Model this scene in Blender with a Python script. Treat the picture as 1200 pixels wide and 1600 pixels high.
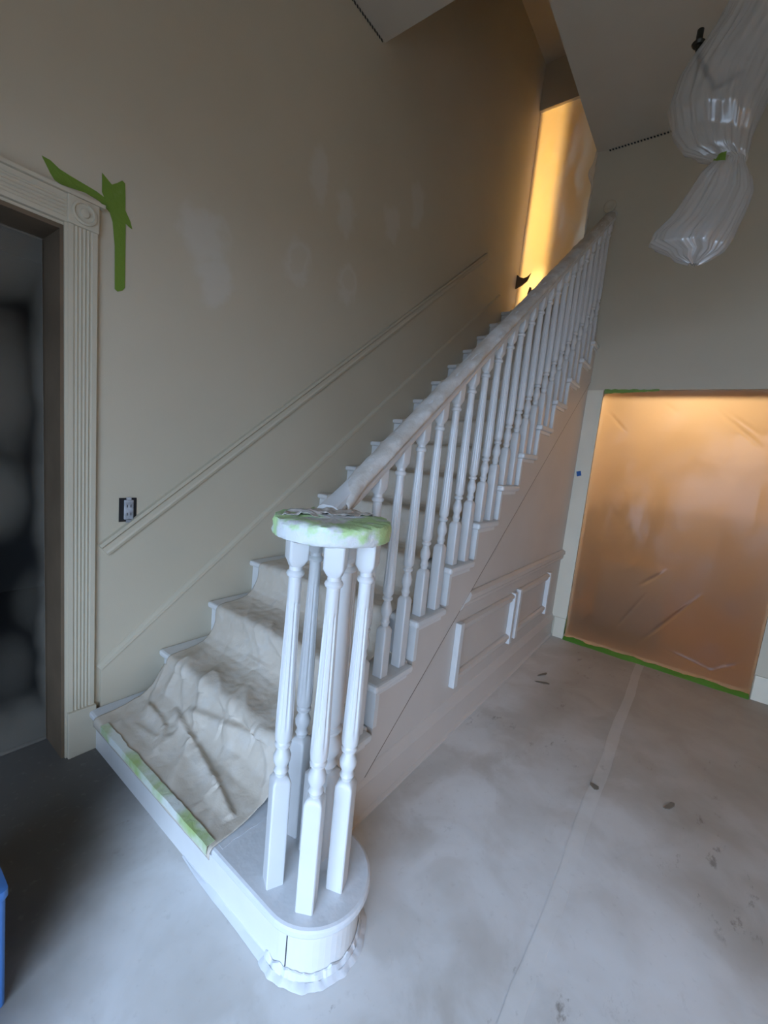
import bpy, bmesh, math, random
from mathutils import Vector, Matrix, noise
random.seed(7)
scene = bpy.context.scene
for o in list(bpy.data.objects): bpy.data.objects.remove(o)
COL = scene.collection

# ------------------------------------------------------------------ camera, world, lights, exposure
CAMZ = 1.35
FPX = 665.0                      # focal length in pixels of the 1200x1600 frame
def _n(v): return Vector(v).normalized()
_up = -_n((108-600, 5700-800, FPX))
_a = Vector((1100-600, 760-800, FPX)); _a = (_a - _up*_a.dot(_up)).normalized()
_b = _up.cross(_a)
RW = Matrix((_a, _b, _up))       # world = RW @ camera (x right, y down, z forward)
cam_d = bpy.data.cameras.new('camera'); cam = bpy.data.objects.new('camera', cam_d); COL.objects.link(cam)
cam_d.sensor_fit = 'VERTICAL'; cam_d.sensor_height = 36.0; cam_d.lens = FPX/1600*36.0
cam_d.clip_start = 0.02
_m = RW @ Matrix(((1,0,0),(0,-1,0),(0,0,-1)))
cam.matrix_world = Matrix.Translation((0,0,CAMZ)) @ _m.to_4x4()
scene.camera = cam

world = bpy.data.worlds.new('world'); scene.world = world; world.use_nodes = True
wn = world.node_tree.nodes; wl = world.node_tree.links
for n_ in list(wn): wn.remove(n_)
wo = wn.new('ShaderNodeOutputWorld'); bg = wn.new('ShaderNodeBackground')
bg.inputs['Color'].default_value = (0.50, 0.69, 1.0, 1); bg.inputs['Strength'].default_value = 11.2
wl.new(bg.outputs[0], wo.inputs[0])

def light(name, kind, loc, energy, color, size=0.1, rot=None, size_y=None):
    d = bpy.data.lights.new(name, kind); d.energy = energy; d.color = color
    if kind == 'AREA':
        d.size = size
        if size_y: d.shape = 'RECTANGLE'; d.size_y = size_y
    else: d.shadow_soft_size = size
    o = bpy.data.objects.new(name, d); COL.objects.link(o); o.location = loc
    if rot: o.rotation_euler = rot
    return o
FX = -1.2                        # front wall, behind the camera
DOOR_Y0, DOOR_Y1, DOOR_H = -1.50, 0.75, 2.05
p_ = light('daylight_portal', 'AREA', (FX-0.02, (DOOR_Y0+DOOR_Y1)/2, DOOR_H/2), 1, (1,1,1), DOOR_Y1-DOOR_Y0, (0, -math.pi/2, 0), None)
p_.data.shape = 'RECTANGLE'; p_.data.size = DOOR_H; p_.data.size_y = DOOR_Y1-DOOR_Y0
p_.data.cycles.is_portal = True
scene.view_settings.view_transform = 'Standard'; scene.view_settings.look = 'None'
scene.view_settings.exposure = 0.0; scene.view_settings.gamma = 1.0
scene.view_settings.use_curve_mapping = False
scene.cycles.use_denoising = True
scene.cycles.max_bounces = 12; scene.cycles.diffuse_bounces = 6; scene.cycles.transmission_bounces = 8
scene.cycles.transparent_max_bounces = 12
scene.cycles.sample_clamp_indirect = 4.0

# ------------------------------------------------------------------ materials
def srgb(r, g, b):
    f = lambda c: (c/255/12.92) if c/255 <= .04045 else ((c/255+.055)/1.055)**2.4
    return (f(r), f(g), f(b), 1)
class NT:
    def __init__(s, name):
        s.m = bpy.data.materials.new(name); s.m.use_nodes = True; s.t = s.m.node_tree
        for n_ in list(s.t.nodes): s.t.nodes.remove(n_)
        s.out = s.n('ShaderNodeOutputMaterial')
    def n(s, k, **kw):
        q = s.t.nodes.new(k)
        for a, v in kw.items(): setattr(q, a, v)
        return q
    def l(s, a, b): s.t.links.new(a, b)
    def coord(s): return s.n('ShaderNodeTexCoord').outputs['Object']
    def pos(s): return s.n('ShaderNodeNewGeometry').outputs['Position']
    def noise(s, scale, detail=3, vec=None, rough=.55, dist=0):
        q = s.n('ShaderNodeTexNoise'); q.inputs['Scale'].default_value = scale; q.inputs['Detail'].default_value = detail
        q.inputs['Roughness'].default_value = rough; q.inputs['Distortion'].default_value = dist
        s.l(vec if vec else s.pos(), q.inputs['Vector']); return q.outputs['Fac']
    def ramp(s, fac, stops):
        q = s.n('ShaderNodeValToRGB'); e = q.color_ramp.elements
        while len(e) < len(stops): e.new(.5)
        for i, (p, c) in enumerate(stops):
            e[i].position = p; e[i].color = c if len(c) == 4 else (*c, 1)
        s.l(fac, q.inputs[0]); return q.outputs[0]
    def mix(s, fac, a, b, mode='MIX'):
        q = s.n('ShaderNodeMix', data_type='RGBA', blend_type=mode)
        for i, v in ((0, fac), (6, a), (7, b)):
            if hasattr(v, 'links'): s.l(v, q.inputs[i])
            else: q.inputs[i].default_value = v
        return q.outputs[2]
    def math(s, op, a, b=0.0, clamp=False):
        q = s.n('ShaderNodeMath', operation=op, use_clamp=clamp)
        for i, v in ((0, a), (1, b)):
            if hasattr(v, 'links'): s.l(v, q.inputs[i])
            else: q.inputs[i].default_value = v
        return q.outputs[0]
    def mr(s, v, a, b, c=0.0, d=1.0):
        q = s.n('ShaderNodeMapRange'); q.interpolation_type = 'SMOOTHSTEP'
        for i, x in enumerate((v, a, b, c, d)):
            if hasattr(x, 'links'): s.l(x, q.inputs[i])
            else: q.inputs[i].default_value = x
        return q.outputs[0]
    def bump(s, h, strength=.2, dist=.01):
        q = s.n('ShaderNodeBump'); q.inputs['Strength'].default_value = strength; q.inputs['Distance'].default_value = dist
        s.l(h, q.inputs['Height']); return q.outputs[0]
    def pbr(s, col, rough=.6, normal=None, spec=.5, metal=0, **kw):
        q = s.n('ShaderNodeBsdfPrincipled')
        for nm, v in (('Base Color', col), ('Roughness', rough), ('Specular IOR Level', spec), ('Metallic', metal), *kw.items()):
            if hasattr(v, 'links'): s.l(v, q.inputs[nm])
            else: q.inputs[nm].default_value = v
        if normal: s.l(normal, q.inputs['Normal'])
        return q.outputs[0]
    def mixs(s, fac, a, b):
        q = s.n('ShaderNodeMixShader')
        if hasattr(fac, 'links'): s.l(fac, q.inputs[0])
        else: q.inputs[0].default_value = fac
        s.l(a, q.inputs[1]); s.l(b, q.inputs[2]); return q.outputs[0]
    def done(s, sh): s.l(sh, s.out.inputs[0]); return s.m

def m_plain(name, col, rough=.6, bscale=0, bstr=.1, var=.06, vscale=4, **kw):
    t = NT(name); c2 = tuple(max(0, x*(1-var*2)) for x in col[:3])+(1,)
    c = t.ramp(t.noise(vscale, 4), [(.3, c2), (.7, col)])
    nrm = t.bump(t.noise(bscale, 3), bstr, .004) if bscale else None
    return t.done(t.pbr(c, rough, nrm, **kw))
WALLC = (0.55, 0.492, 0.375, 1)
M = {}
def wall_mat():
    t = NT('wall_paint_left')
    P = t.pos()
    base = t.ramp(t.noise(1.3, 4), [(.3, (.51, .452, .34, 1)), (.7, WALLC)])
    # filler patches: (x, z, rx, rz, ring?)
    sx = t.n('ShaderNodeSeparateXYZ'); t.l(P, sx.inputs[0])
    wob = t.noise(9, 3); wob = t.math('MULTIPLY', t.math('SUBTRACT', wob, .5), 1.6)
    mask = None
    for (x, z, rx, rz, ring) in [(1.07, 2.20, .12, .13, 0), (1.12, 2.05, .09, .12, 0), (1.59, 2.31, .10, .12, 1), (1.98, 2.34, .09, .12, 1),
                                 (1.70, 2.80, .07, .16, 0), (1.92, 2.72, .08, .14, 0), (2.35, 2.85, .09, .12, 0), (2.62, 3.1, .09, .15, 0)]:
        dx = t.math('DIVIDE', t.math('SUBTRACT', sx.outputs[0], x), rx)
        dz = t.math('DIVIDE', t.math('SUBTRACT', sx.outputs[2], z), rz)
        d = t.math('SQRT', t.math('ADD', t.math('MULTIPLY', dx, dx), t.math('MULTIPLY', dz, dz)))
        d = t.math('ADD', d, wob)
        q = t.mr(d, 1.15, .55, 0, 1)
        if ring: q = t.math('MULTIPLY', q, t.mr(d, .35, .7, .35, 1))
        mask = q if mask is None else t.math('MAXIMUM', mask, q)
    c = t.mix(t.math('MULTIPLY', mask, .4), base, (.64, .63, .58, 1))
    n_ = t.bump(t.noise(160, 2), .12, .003)
    return t.done(t.pbr(c, .62, n_, spec=.35))
M['wall_left'] = wall_mat()
M['wall'] = m_plain('wall_paint', WALLC, .65, 160, .12, .04, 1.5, spec=.35)
M['ceil'] = m_plain('ceiling_paint', (.52, .47, .385, 1), .8, 120, .15, .03)
M['white'] = m_plain('white_enamel', (.66, .66, .65, 1), .34, 40, .05, .03, 6)
M['stairwhite'] = m_plain('stair_paint', (.70, .695, .675, 1), .42, 60, .06, .04, 6)
M['stringwall'] = m_plain('stair_wall_paint', (.60, .55, .50, 1), .5, 120, .06, .03, 3)
M['pillar'] = m_plain('primed_wall', (.72, .66, .52, 1), .6, 120, .08, .04, 3)
M['jamb'] = m_plain('bare_jamb', (.15, .105, .065, 1), .6, 50, .1, .15, 5)
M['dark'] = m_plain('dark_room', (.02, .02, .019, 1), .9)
M['warmwall'] = m_plain('warm_room_wall', (.62, .47, .30, 1), .8)
M['warmwhite'] = m_plain('cream_room_wall', (.78, .68, .52, 1), .8)
M['brownfloor'] = m_plain('brown_room_floor', (.16, .085, .045, 1), .5)
M['darkwood'] = m_plain('dark_wood', (.06, .03, .015, 1), .5, 30, .1, .2, 8)
M['metal'] = m_plain('dark_bronze', (.05, .045, .035, 1), .4, metal=.8)
M['bluebin'] = m_plain('blue_plastic', (.05, .16, .42, 1), .45)
M['bluetape'] = m_plain('blue_tape', (.01, .09, .30, 1), .6)
M['black'] = m_plain('black_plastic', (.012, .012, .014, 1), .5)
M['device'] = m_plain('grey_device', (.45, .46, .48, 1), .4, 30, .1, .25, 40)
M['ground'] = m_plain('porch_concrete', (.20, .19, .175, 1), .9)
M['doorpaint'] = m_plain('door_paint', (.45, .43, .38, 1), .5)

def floor_mat(name='oversprayed_floor_paper', lift=0):
    t = NT(name); P = t.pos()
    big = t.noise(1.1, 5, rough=.6); mid = t.noise(4.5, 5, dist=.6); fine = t.noise(38, 4)
    a = t.ramp(big, [(.3, (.47, .44, .395, 1)), (.68, (.74, .73, .71, 1))])
    b = t.mix(t.mr(mid, .38, .64, 0, .5), a, (.78, .78, .77, 1))
    # overspray thickest round the stairs, with light falloff towards the far right painted in
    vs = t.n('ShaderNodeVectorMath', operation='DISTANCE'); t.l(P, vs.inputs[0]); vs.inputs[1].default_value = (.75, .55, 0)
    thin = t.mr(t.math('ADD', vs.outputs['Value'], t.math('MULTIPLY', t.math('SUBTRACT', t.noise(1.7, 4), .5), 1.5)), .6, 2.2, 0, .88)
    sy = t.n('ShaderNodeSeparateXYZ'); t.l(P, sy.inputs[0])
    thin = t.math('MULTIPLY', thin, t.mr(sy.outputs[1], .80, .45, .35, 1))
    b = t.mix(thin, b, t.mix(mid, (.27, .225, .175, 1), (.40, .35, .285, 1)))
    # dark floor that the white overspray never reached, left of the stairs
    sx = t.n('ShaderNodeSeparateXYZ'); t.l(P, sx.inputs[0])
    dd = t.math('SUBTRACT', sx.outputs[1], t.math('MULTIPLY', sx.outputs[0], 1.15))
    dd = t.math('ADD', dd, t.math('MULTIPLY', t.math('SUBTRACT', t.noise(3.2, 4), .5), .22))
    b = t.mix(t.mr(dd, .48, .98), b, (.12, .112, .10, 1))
    # brown scuffs: stretched spots
    mp = t.n('ShaderNodeMapping'); mp.inputs['Scale'].default_value = (9, 17, 1); mp.inputs['Rotation'].default_value = (0, 0, .6); t.l(P, mp.inputs[0])
    sc = t.noise(1.0, 5, mp.outputs[0], rough=.7)
    area = t.mr(t.noise(1.6, 2), .48, .62)
    smask = t.math('MULTIPLY', t.mr(sc, .58, .70), area)
    c = t.mix(t.math('MULTIPLY', smask, .7), b, (.20, .165, .13, 1))
    c = t.mix(t.mr(fine, .58, .75, 0, .18), c, (.36, .33, .30, 1))
    if lift: c = t.mix(lift, c, (.78, .76, .71, 1))
    h = t.math('ADD', t.noise(2.6, 3), t.math('MULTIPLY', fine, .03))
    return t.done(t.pbr(c, .62, t.bump(h, .25, .03), spec=.3))
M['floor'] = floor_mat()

def cloth_mat():
    t = NT('drop_cloth_paper')
    n1 = t.noise(2.2, 5); n2 = t.noise(14, 5)
    c = t.ramp(n1, [(.3, (.49, .42, .335, 1)), (.72, (.64, .575, .48, 1))])
    c = t.mix(t.mr(n2, .45, .72, 0, .35), c, (.62, .60, .56, 1))
    return t.done(t.pbr(c, .6, t.bump(t.noise(17, 4, dist=.3), .4, .012), spec=.3))
M['cloth'] = cloth_mat()

def film_mat(name, tint, cover, rough=.32, trans=.3, refr=.3):
    """thin plastic film: clear part (rough refraction) + scattering part + sheen"""
    t = NT(name); n_ = t.bump(t.noise(5, 3), .10, .03)
    tl = t.n('ShaderNodeBsdfTranslucent'); tl.inputs[0].default_value = tint; t.l(n_, tl.inputs['Normal'])
    df = t.n('ShaderNodeBsdfDiffuse'); df.inputs[0].default_value = tint; t.l(n_, df.inputs['Normal'])
    rf = t.n('ShaderNodeBsdfRefraction'); rf.inputs['Color'].default_value = (1, 1, 1, 1); rf.inputs['Roughness'].default_value = rough
    rf.inputs['IOR'].default_value = 1.12
    tr = t.n('ShaderNodeBsdfTransparent')
    gl = t.n('ShaderNodeBsdfGlossy'); gl.inputs['Roughness'].default_value = .22; gl.inputs['Color'].default_value = (.9, .9, .9, 1); t.l(n_, gl.inputs['Normal'])
    sc = t.mixs(cover, tl.outputs[0], df.outputs[0])
    cl = t.mixs(refr, tr.outputs[0], rf.outputs[0])
    s = t.mixs(trans, sc, cl)
    return t, s, gl, n_
def finish_film(t, s, gl, k=.07):
    return t.done(t.mixs(k, s, gl.outputs[0]))
t, s, gl, _ = film_mat('warm_backlit_film', (.80, .79, .74, 1), .04, .55, .45, 1.0); M['film_warm'] = finish_film(t, s, gl, .016)
t, s, gl, _ = film_mat('yellow_backlit_film', (.88, .80, .62, 1), .06, .7, .02, 1.0); M['film_yellow'] = finish_film(t, s, gl, .03)
t, s, gl, _ = film_mat('wrap_film', (.66, .66, .65, 1), .55, .3, .52, .15); M['film_bag'] = finish_film(t, s, gl, .16)
t, s, gl, _ = film_mat('clear_film_scrap', (.8, .78, .72, 1), .5, .3, .3, .3); M['film_scrap'] = finish_film(t, s, gl, .1)
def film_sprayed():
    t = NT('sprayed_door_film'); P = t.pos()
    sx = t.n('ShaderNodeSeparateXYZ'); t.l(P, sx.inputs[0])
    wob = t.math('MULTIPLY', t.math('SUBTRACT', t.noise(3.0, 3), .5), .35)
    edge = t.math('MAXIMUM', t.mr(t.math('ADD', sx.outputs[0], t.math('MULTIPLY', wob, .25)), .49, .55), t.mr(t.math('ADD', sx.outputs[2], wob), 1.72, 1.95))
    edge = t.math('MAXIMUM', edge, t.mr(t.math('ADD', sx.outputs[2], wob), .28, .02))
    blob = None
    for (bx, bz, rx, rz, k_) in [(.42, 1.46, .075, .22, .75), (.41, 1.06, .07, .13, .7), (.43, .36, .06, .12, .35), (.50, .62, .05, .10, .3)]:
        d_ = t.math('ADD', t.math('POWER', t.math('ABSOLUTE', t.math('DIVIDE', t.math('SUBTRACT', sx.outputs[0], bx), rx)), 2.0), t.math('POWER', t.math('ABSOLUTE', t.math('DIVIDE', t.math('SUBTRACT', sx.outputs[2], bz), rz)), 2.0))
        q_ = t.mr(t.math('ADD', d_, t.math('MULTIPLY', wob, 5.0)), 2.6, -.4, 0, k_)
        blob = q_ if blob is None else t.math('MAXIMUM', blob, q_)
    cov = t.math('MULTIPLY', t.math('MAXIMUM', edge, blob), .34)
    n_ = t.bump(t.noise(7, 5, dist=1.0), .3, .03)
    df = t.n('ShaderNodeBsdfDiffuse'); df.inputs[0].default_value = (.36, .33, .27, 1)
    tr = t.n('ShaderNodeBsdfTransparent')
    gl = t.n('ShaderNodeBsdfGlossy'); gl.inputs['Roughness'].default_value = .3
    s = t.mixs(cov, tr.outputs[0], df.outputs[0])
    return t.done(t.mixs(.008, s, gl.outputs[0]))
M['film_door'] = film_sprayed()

def tape_mat(name, green, spray_lo, spray_hi, spray=(.62, .64, .60, 1), scale=9):
    t = NT(name)
    c = t.mix(t.mr(t.noise(scale, 4), spray_lo, spray_hi), green, spray)
    return t.done(t.pbr(c, .5, t.bump(t.noise(45, 4, dist=.5), .5, .006)))
M['tape'] = tape_mat('green_tape', (.15, .25, .03, 1), .62, .9, (.30, .36, .2, 1))
M['tape_dark'] = tape_mat('green_tape_floor', (.07, .20, .02, 1), .6, .85, (.25, .3, .15, 1))
M['tape_sprayed'] = tape_mat('green_tape_sprayed', (.36, .48, .18, 1), .33, .55, (.66, .68, .62, 1), 6)
M['cap_wrap'] = tape_mat('cap_wrap_tape', (.48, .68, .32, 1), .42, .56, (.70, .72, .71, 1), 13)
M['rail_wrap'] = tape_mat('rail_wrap_film', (.52, .47, .41, 1), .42, .70, (.68, .66, .63, 1), 8)
M['bullfilm'] = m_plain('crinkled_sprayed_film', (.66, .67, .68, 1), .38, 22, .5, .04, 6)

# ------------------------------------------------------------------ mesh helpers
class MB:
    def __init__(s): s.v = []; s.f = []
    def add(s, vs, fs):
        k = len(s.v); s.v += [tuple(v) for v in vs]; s.f += [tuple(i+k for i in f) for f in fs]; return s
    def box(s, x0, x1, y0, y1, z0, z1):
        return s.add([(x0,y0,z0),(x1,y0,z0),(x1,y1,z0),(x0,y1,z0),(x0,y0,z1),(x1,y0,z1),(x1,y1,z1),(x0,y1,z1)],
                     [(0,3,2,1),(4,5,6,7),(0,1,5,4),(1,2,6,5),(2,3,7,6),(3,0,4,7)])
    def prism(s, poly, axis, a, b):
        """poly: 2-D points; axis 'y' -> (x,z) extruded in y; 'x' -> (y,z); 'z' -> (x,y)"""
        n_ = len(poly)
        def P(p, t): return {'y': (p[0], t, p[1]), 'x': (t, p[0], p[1]), 'z': (p[0], p[1], t)}[axis]
        vs = [P(p, a) for p in poly]+[P(p, b) for p in poly]
        fs = [tuple(range(n_)), tuple(range(2*n_-1, n_-1, -1))]+[(i, (i+1) % n_, n_+(i+1) % n_, n_+i) for i in range(n_)]
        return s.add(vs, fs)
    def rings(s, rings, cap=True, close=True):
        n_ = len(rings[0]); vs = [p for r in rings for p in r]; fs = []
        for i in range(len(rings)-1):
            for j in range(n_ if close else n_-1):
                fs.append((i*n_+j, i*n_+(j+1) % n_, (i+1)*n_+(j+1) % n_, (i+1)*n_+j))
        if cap: fs += [tuple(range(n_-1, -1, -1)), tuple(range((len(rings)-1)*n_, len(rings)*n_))]
        return s.add(vs, fs)
    def lathe(s, prof, c, N=32): # prof (r, z)
        return s.rings([[(c[0]+r*math.cos(2*math.pi*j/N), c[1]+r*math.sin(2*math.pi*j/N), c[2]+z) for j in range(N)] for r, z in prof])
    def sweep(s, sec, pts, up=Vector((0,0,1))):
        """sec: 2-D (side, up) section swept along 3-D polyline pts"""
        R = []; pts = [Vector(p) for p in pts]
        for i, p in enumerate(pts):
            d = (pts[min(i+1, len(pts)-1)]-pts[max(i-1, 0)]).normalized(); sd = d.cross(up).normalized(); u = sd.cross(d)
            R.append([tuple(p+sd*a+u*b) for a, b in sec])
        return s.rings(R)
    def tube(s, pts, r, N=10): return s.sweep([(r*math.cos(2*math.pi*j/N), r*math.sin(2*math.pi*j/N)) for j in range(N)], pts)
    def grid(s, nu, nv, fn):
        vs = [fn(i/(nu-1), j/(nv-1)) for j in range(nv) for i in range(nu)]
        return s.add(vs, [(j*nu+i, j*nu+i+1, (j+1)*nu+i+1, (j+1)*nu+i) for j in range(nv-1) for i in range(nu-1)])
    def mesh(s, name, mat, smooth=False, ang=35):
        me = bpy.data.meshes.new(name); me.from_pydata(s.v, [], s.f); me.validate()
        bm = bmesh.new(); bm.from_mesh(me); bmesh.ops.recalc_face_normals(bm, faces=bm.faces[:])
        if smooth:
            for f in bm.faces: f.smooth = True
            for e in bm.edges:
                if len(e.link_faces) == 2 and e.calc_face_angle(0) > math.radians(ang): e.smooth = False
        bm.to_mesh(me); bm.free(); me.materials.append(M[mat]); return me
    def build(s, name, mat, parent=None, smooth=False, bevel=0, solid=0, label=None, ang=35):
        o = bpy.data.objects.new(name, s.mesh(name, mat, smooth, ang)); COL.objects.link(o)
        if parent: o.parent = parent
        if solid:
            q = o.modifiers.new('solid', 'SOLIDIFY'); q.thickness = solid; q.offset = 0
        if bevel:
            q = o.modifiers.new('bevel', 'BEVEL'); q.width = bevel; q.segments = 2; q.limit_method = 'ANGLE'
        if label: o['label'] = label
        return o
def struct(o): o['kind'] = 'structure'; return o
def tag(o, label, cat, group=None):
    o['label'] = label; o['category'] = cat
    if group: o['group'] = group
    return o
def thing(name, loc, label, cat, group=None):
    o = bpy.data.objects.new(name, None); COL.objects.link(o); o.empty_display_size = .05
    return tag(o, label, cat, group)     # parts are modelled in world coordinates, so the Empty keeps the origin
def fbm(x, y=0, z=0, oct=3):
    return sum(noise.noise((x*2**k, y*2**k, z*2**k+k*7.3))*.5**k for k in range(oct))

# ------------------------------------------------------------------ dimensions (metres)
WL = 1.90                 # left wall face
XB = 3.63                 # back wall face
YS = 0.835                # face of the wall under the stairs
ZC = 3.73                 # hall ceiling
ZU = 5.30                 # stairwell ceiling
YE = 1.03                 # right side of the stairwell / end of the back wall
XO = 2.13                 # front edge of the ceiling opening
XE = 4.52                 # plane of the upper doorway
RISE, RUN, NS = 0.179, 0.233, 16
X1 = 0.635
def NX(n): return X1 if n == 1 else 0.915+RUN*(n-2)       # nosing x of tread n
def TZ(n): return RISE*n
ZL = TZ(NS)
SL = RISE/RUN
YR = -2.3                 # right wall, outside the view

# ------------------------------------------------------------------ room shell
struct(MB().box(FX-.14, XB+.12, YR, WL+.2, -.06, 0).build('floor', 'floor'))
w = MB()
w.box(FX, -.42, WL, WL+.19, 0, ZU).box(.56, XE+.14, WL, WL+.19, 0, ZU).box(-.42, .56, WL, WL+.19, 2.02, ZU)
struct(w.build('wall_left', 'wall_left'))
w = MB()
w.box(XB, XB+.12, YR, -.46, 0, ZU).box(XB, XB+.12, .72, YE, 0, ZU).box(XB, XB+.12, -.46, .72, 1.995, ZU)
wall_back = struct(w.build('wall_back', 'wall'))
MB().box(XB-.004, XB-.0005, .7205, YS-.001, .17, 1.995).build('primed_strip', 'pillar', wall_back, label='paler primed strip of wall beside the opening')
w = MB(); w.box(FX, -.2, YR-.12, YR, 0, ZC).box(2.0, XB, YR-.12, YR, 0, ZC).box(-.2, 2.0, YR-.12, YR, 2.25, ZC)
struct(w.build('wall_right', 'wall'))
# unseen room and wide opening added on the right for soft warm fill
w = MB(); w.box(-.6, 3.5, -5.1, -5.0, 0, 2.7).box(-.7, -.6, -5.1, YR-.12, 0, 2.7).box(3.5, 3.6, -5.1, YR-.12, 0, 2.7).box(-.7, 3.6, -5.1, YR-.12, 2.7, 2.8)
struct(w.build('wall_fill_room', 'warmwhite'))
struct(MB().box(-.7, 3.6, -5.1, YR-.12, -.06, 0).build('floor_fill_room', 'brownfloor'))
w = MB(); w.box(FX-.14, FX, YR, DOOR_Y0, 0, ZC).box(FX-.14, FX, DOOR_Y1, WL+.2, 0, ZC).box(FX-.14, FX, DOOR_Y0, DOOR_Y1, DOOR_H, ZC)
struct(w.build('wall_front', 'wall'))
c = MB(); c.box(FX-.14, XO, YR, WL, ZC, ZC+.12).box(XO, XB, YR, YE-.001, ZC, ZC+.12)
struct(c.build('ceiling', 'ceil'))
w = MB(); w.box(XO-.1, XO, YE, WL, ZC+.12, ZU); struct(w.build('wall_stairwell_front', 'wall'))
w = MB(); w.box(XO-.1, XB, YE-.12, YE, ZC+.12, ZU).box(XB+.12, XE, YE-.12, YE, 2.5, ZU); struct(w.build('wall_stairwell_right', 'wall'))
struct(MB().box(XO-.1, XE+.14, YE-.12, WL, ZU, ZU+.1).build('ceiling_stairwell', 'ceil'))
w = MB(); w.box(XE, XE+.14, YE-.12, WL, ZL+2.02, ZU); struct(w.build('wall_landing', 'wall'))
struct(MB().box(NX(NS)+.05, 6.6, YE-.3, 3.4, ZL-.2, ZL).build('floor_landing', 'stairwhite'))
# upper hall behind the sheeted doorway
w = MB(); w.box(6.5, 6.6, YE-.3, 3.4, ZL, ZL+2.4).box(XE+.14, 6.5, 3.3, 3.4, ZL, ZL+2.4).box(XE+.14, 6.5, YE-.3, YE-.2, ZL, ZL+2.4).box(XE+.14, 6.6, YE-.3, 3.4, ZL+2.4, ZL+2.5)
w.box(XE+.02, XE+.14, WL+.19, 3.4, ZL, ZL+2.4)
M['hallwall'] = m_plain('upper_hall_wall', (.30, .22, .13, 1), .8)
struct(w.build('wall_upper_hall', 'hallwall'))
# room behind the orange sheet
w = MB(); w.box(6.4, 6.5, -1.8, 1.0, 0, 2.5).box(XB+.12, 6.5, -1.9, -1.8, 0, 2.5).box(XB+.12, 6.5, .95, 1.05, 0, 2.5).box(XB+.12, 6.5, -1.9, 1.05, 2.42, 2.5)
struct(w.build('wall_far_room', 'warmwall'))
M['dark_band'] = m_plain('far_room_dark_band', (.12, .055, .025, 1), .55)  # dark lower wall band, added to darken the foot of the orange sheet
w = MB(); w.box(6.37, 6.4, -1.8, .95, 0, 1.0).box(XB+.12, 6.37, -1.8, -1.77, 0, 1.0).box(XB+.12, 6.37, .92, .95, 0, 1.0); struct(w.build('trim_4', 'dark_band'))
struct(MB().box(XB+.12, 6.5, -1.9, 1.05, -.06, 0).build('floor_far_room', 'brownfloor'))
# dark room behind the left doorway
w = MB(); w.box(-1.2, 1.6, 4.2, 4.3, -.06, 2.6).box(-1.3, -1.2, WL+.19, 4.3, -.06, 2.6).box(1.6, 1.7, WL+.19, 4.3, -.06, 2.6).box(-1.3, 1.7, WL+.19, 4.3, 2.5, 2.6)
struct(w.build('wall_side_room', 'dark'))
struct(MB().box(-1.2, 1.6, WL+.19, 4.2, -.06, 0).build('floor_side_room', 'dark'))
# porch slab in front of the house
struct(MB().box(-14, FX-.14, -12, 12, -.3, -.12).build('floor_porch', 'ground'))
# rows of small dark dashes along the ceiling line
def dash_row(name, p0, p1, nrm, n_, parent):
    m = MB(); p0 = Vector(p0); p1 = Vector(p1); d = (p1-p0)/n_
    for i in range(n_):
        a = p0+d*i; b = a+d*.52
        t = d.normalized(); s_ = Vector(nrm)
        up = Vector((0,0,-1)); q = [a, b, b+up*.012+t*.006, a+up*.012+t*.006]
        m.add([tuple(x+s_*.001) for x in q]+[tuple(x+s_*.003) for x in q], [(0,1,2,3),(7,6,5,4),(0,1,5,4),(1,2,6,5),(2,3,7,6),(3,0,4,7)])
    o = m.build(name, 'black', parent); o['kind'] = 'stuff'; return o
wl_o = bpy.data.objects['wall_left']
dash_row('ceiling_dashes', (1.2, WL-.001, ZC-.004), (XO-.02, WL-.001, ZC-.004), (0, -1, 0), 42, wl_o)
dash_row('ceiling_dashes', (XB-.001, .95, ZC-.004), (XB-.001, .15, ZC-.004), (-1, 0, 0), 40, wall_back)

# ------------------------------------------------------------------ left doorway casing (trim_1)
t1 = bpy.data.objects.new('trim_1', None); COL.objects.link(t1); struct(t1)
def fluted(w_, n_, dep=.018, g=.004):
    """section across the width w_: list of (u, depth)"""
    pts = [(0, 0), (0, dep)]
    fw = (w_-.03)/n_
    for i in range(n_):
        u = .015+i*fw; pts += [(u+.001, dep), (u+fw*.3, dep-g), (u+fw*.7, dep-g), (u+fw-.001, dep)]
    return pts+[(w_, dep), (w_, 0)]
CX0, CX1 = .565, .655
m = MB(); m.prism([(CX0+u, WL-dp) for u, dp in fluted(CX1-CX0, 5)], 'z', .2, 2.03); m.build('casing_board', 'wall_left', t1)
m = MB(); m.prism([(WL-dp, 2.03+u) for u, dp in fluted(.09, 5)], 'x', -.45, CX0-.002); m.build('header_board', 'wall_left', t1)
m = MB(); m.box(-.45, CX1+.02, WL-.03, WL, 2.121, 2.133); m.build('header_cap', 'wall_left', t1)
m = MB(); m.box(CX0-.003, CX1+.003, WL-.026, WL, 2.03, 2.121); rb = m.build('rosette_block', 'wall_left', t1, bevel=.003)
m = MB(); m.lathe([(.038, 0), (.038, .006), (.031, .008), (.028, .002), (.016, .002), (.013, .009), (.001, .011)], (0,0,0), 32)
r = m.build('rosette', 'wall_left', rb, True); r.rotation_euler = (math.pi/2, 0, 0); r.location = (.61, WL-.0262, 2.076)
MB().box(CX0-.004, CX1+.006, WL-.03, WL, 0, .2).build('plinth_block', 'wall_left', t1, bevel=.003)
MB().box(.545, .5595, WL-.004, WL+.19, 0, 2.02).build('side_jamb', 'jamb', t1)
MB().box(-.42, .545, WL-.004, WL+.19, 2.005, 2.0195).build('head_jamb', 'jamb', t1)
MB().box(.556, .566, WL-.012, WL-.001, 0, 2.03).build('jamb_bead', 'wall_left', t1)

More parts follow.
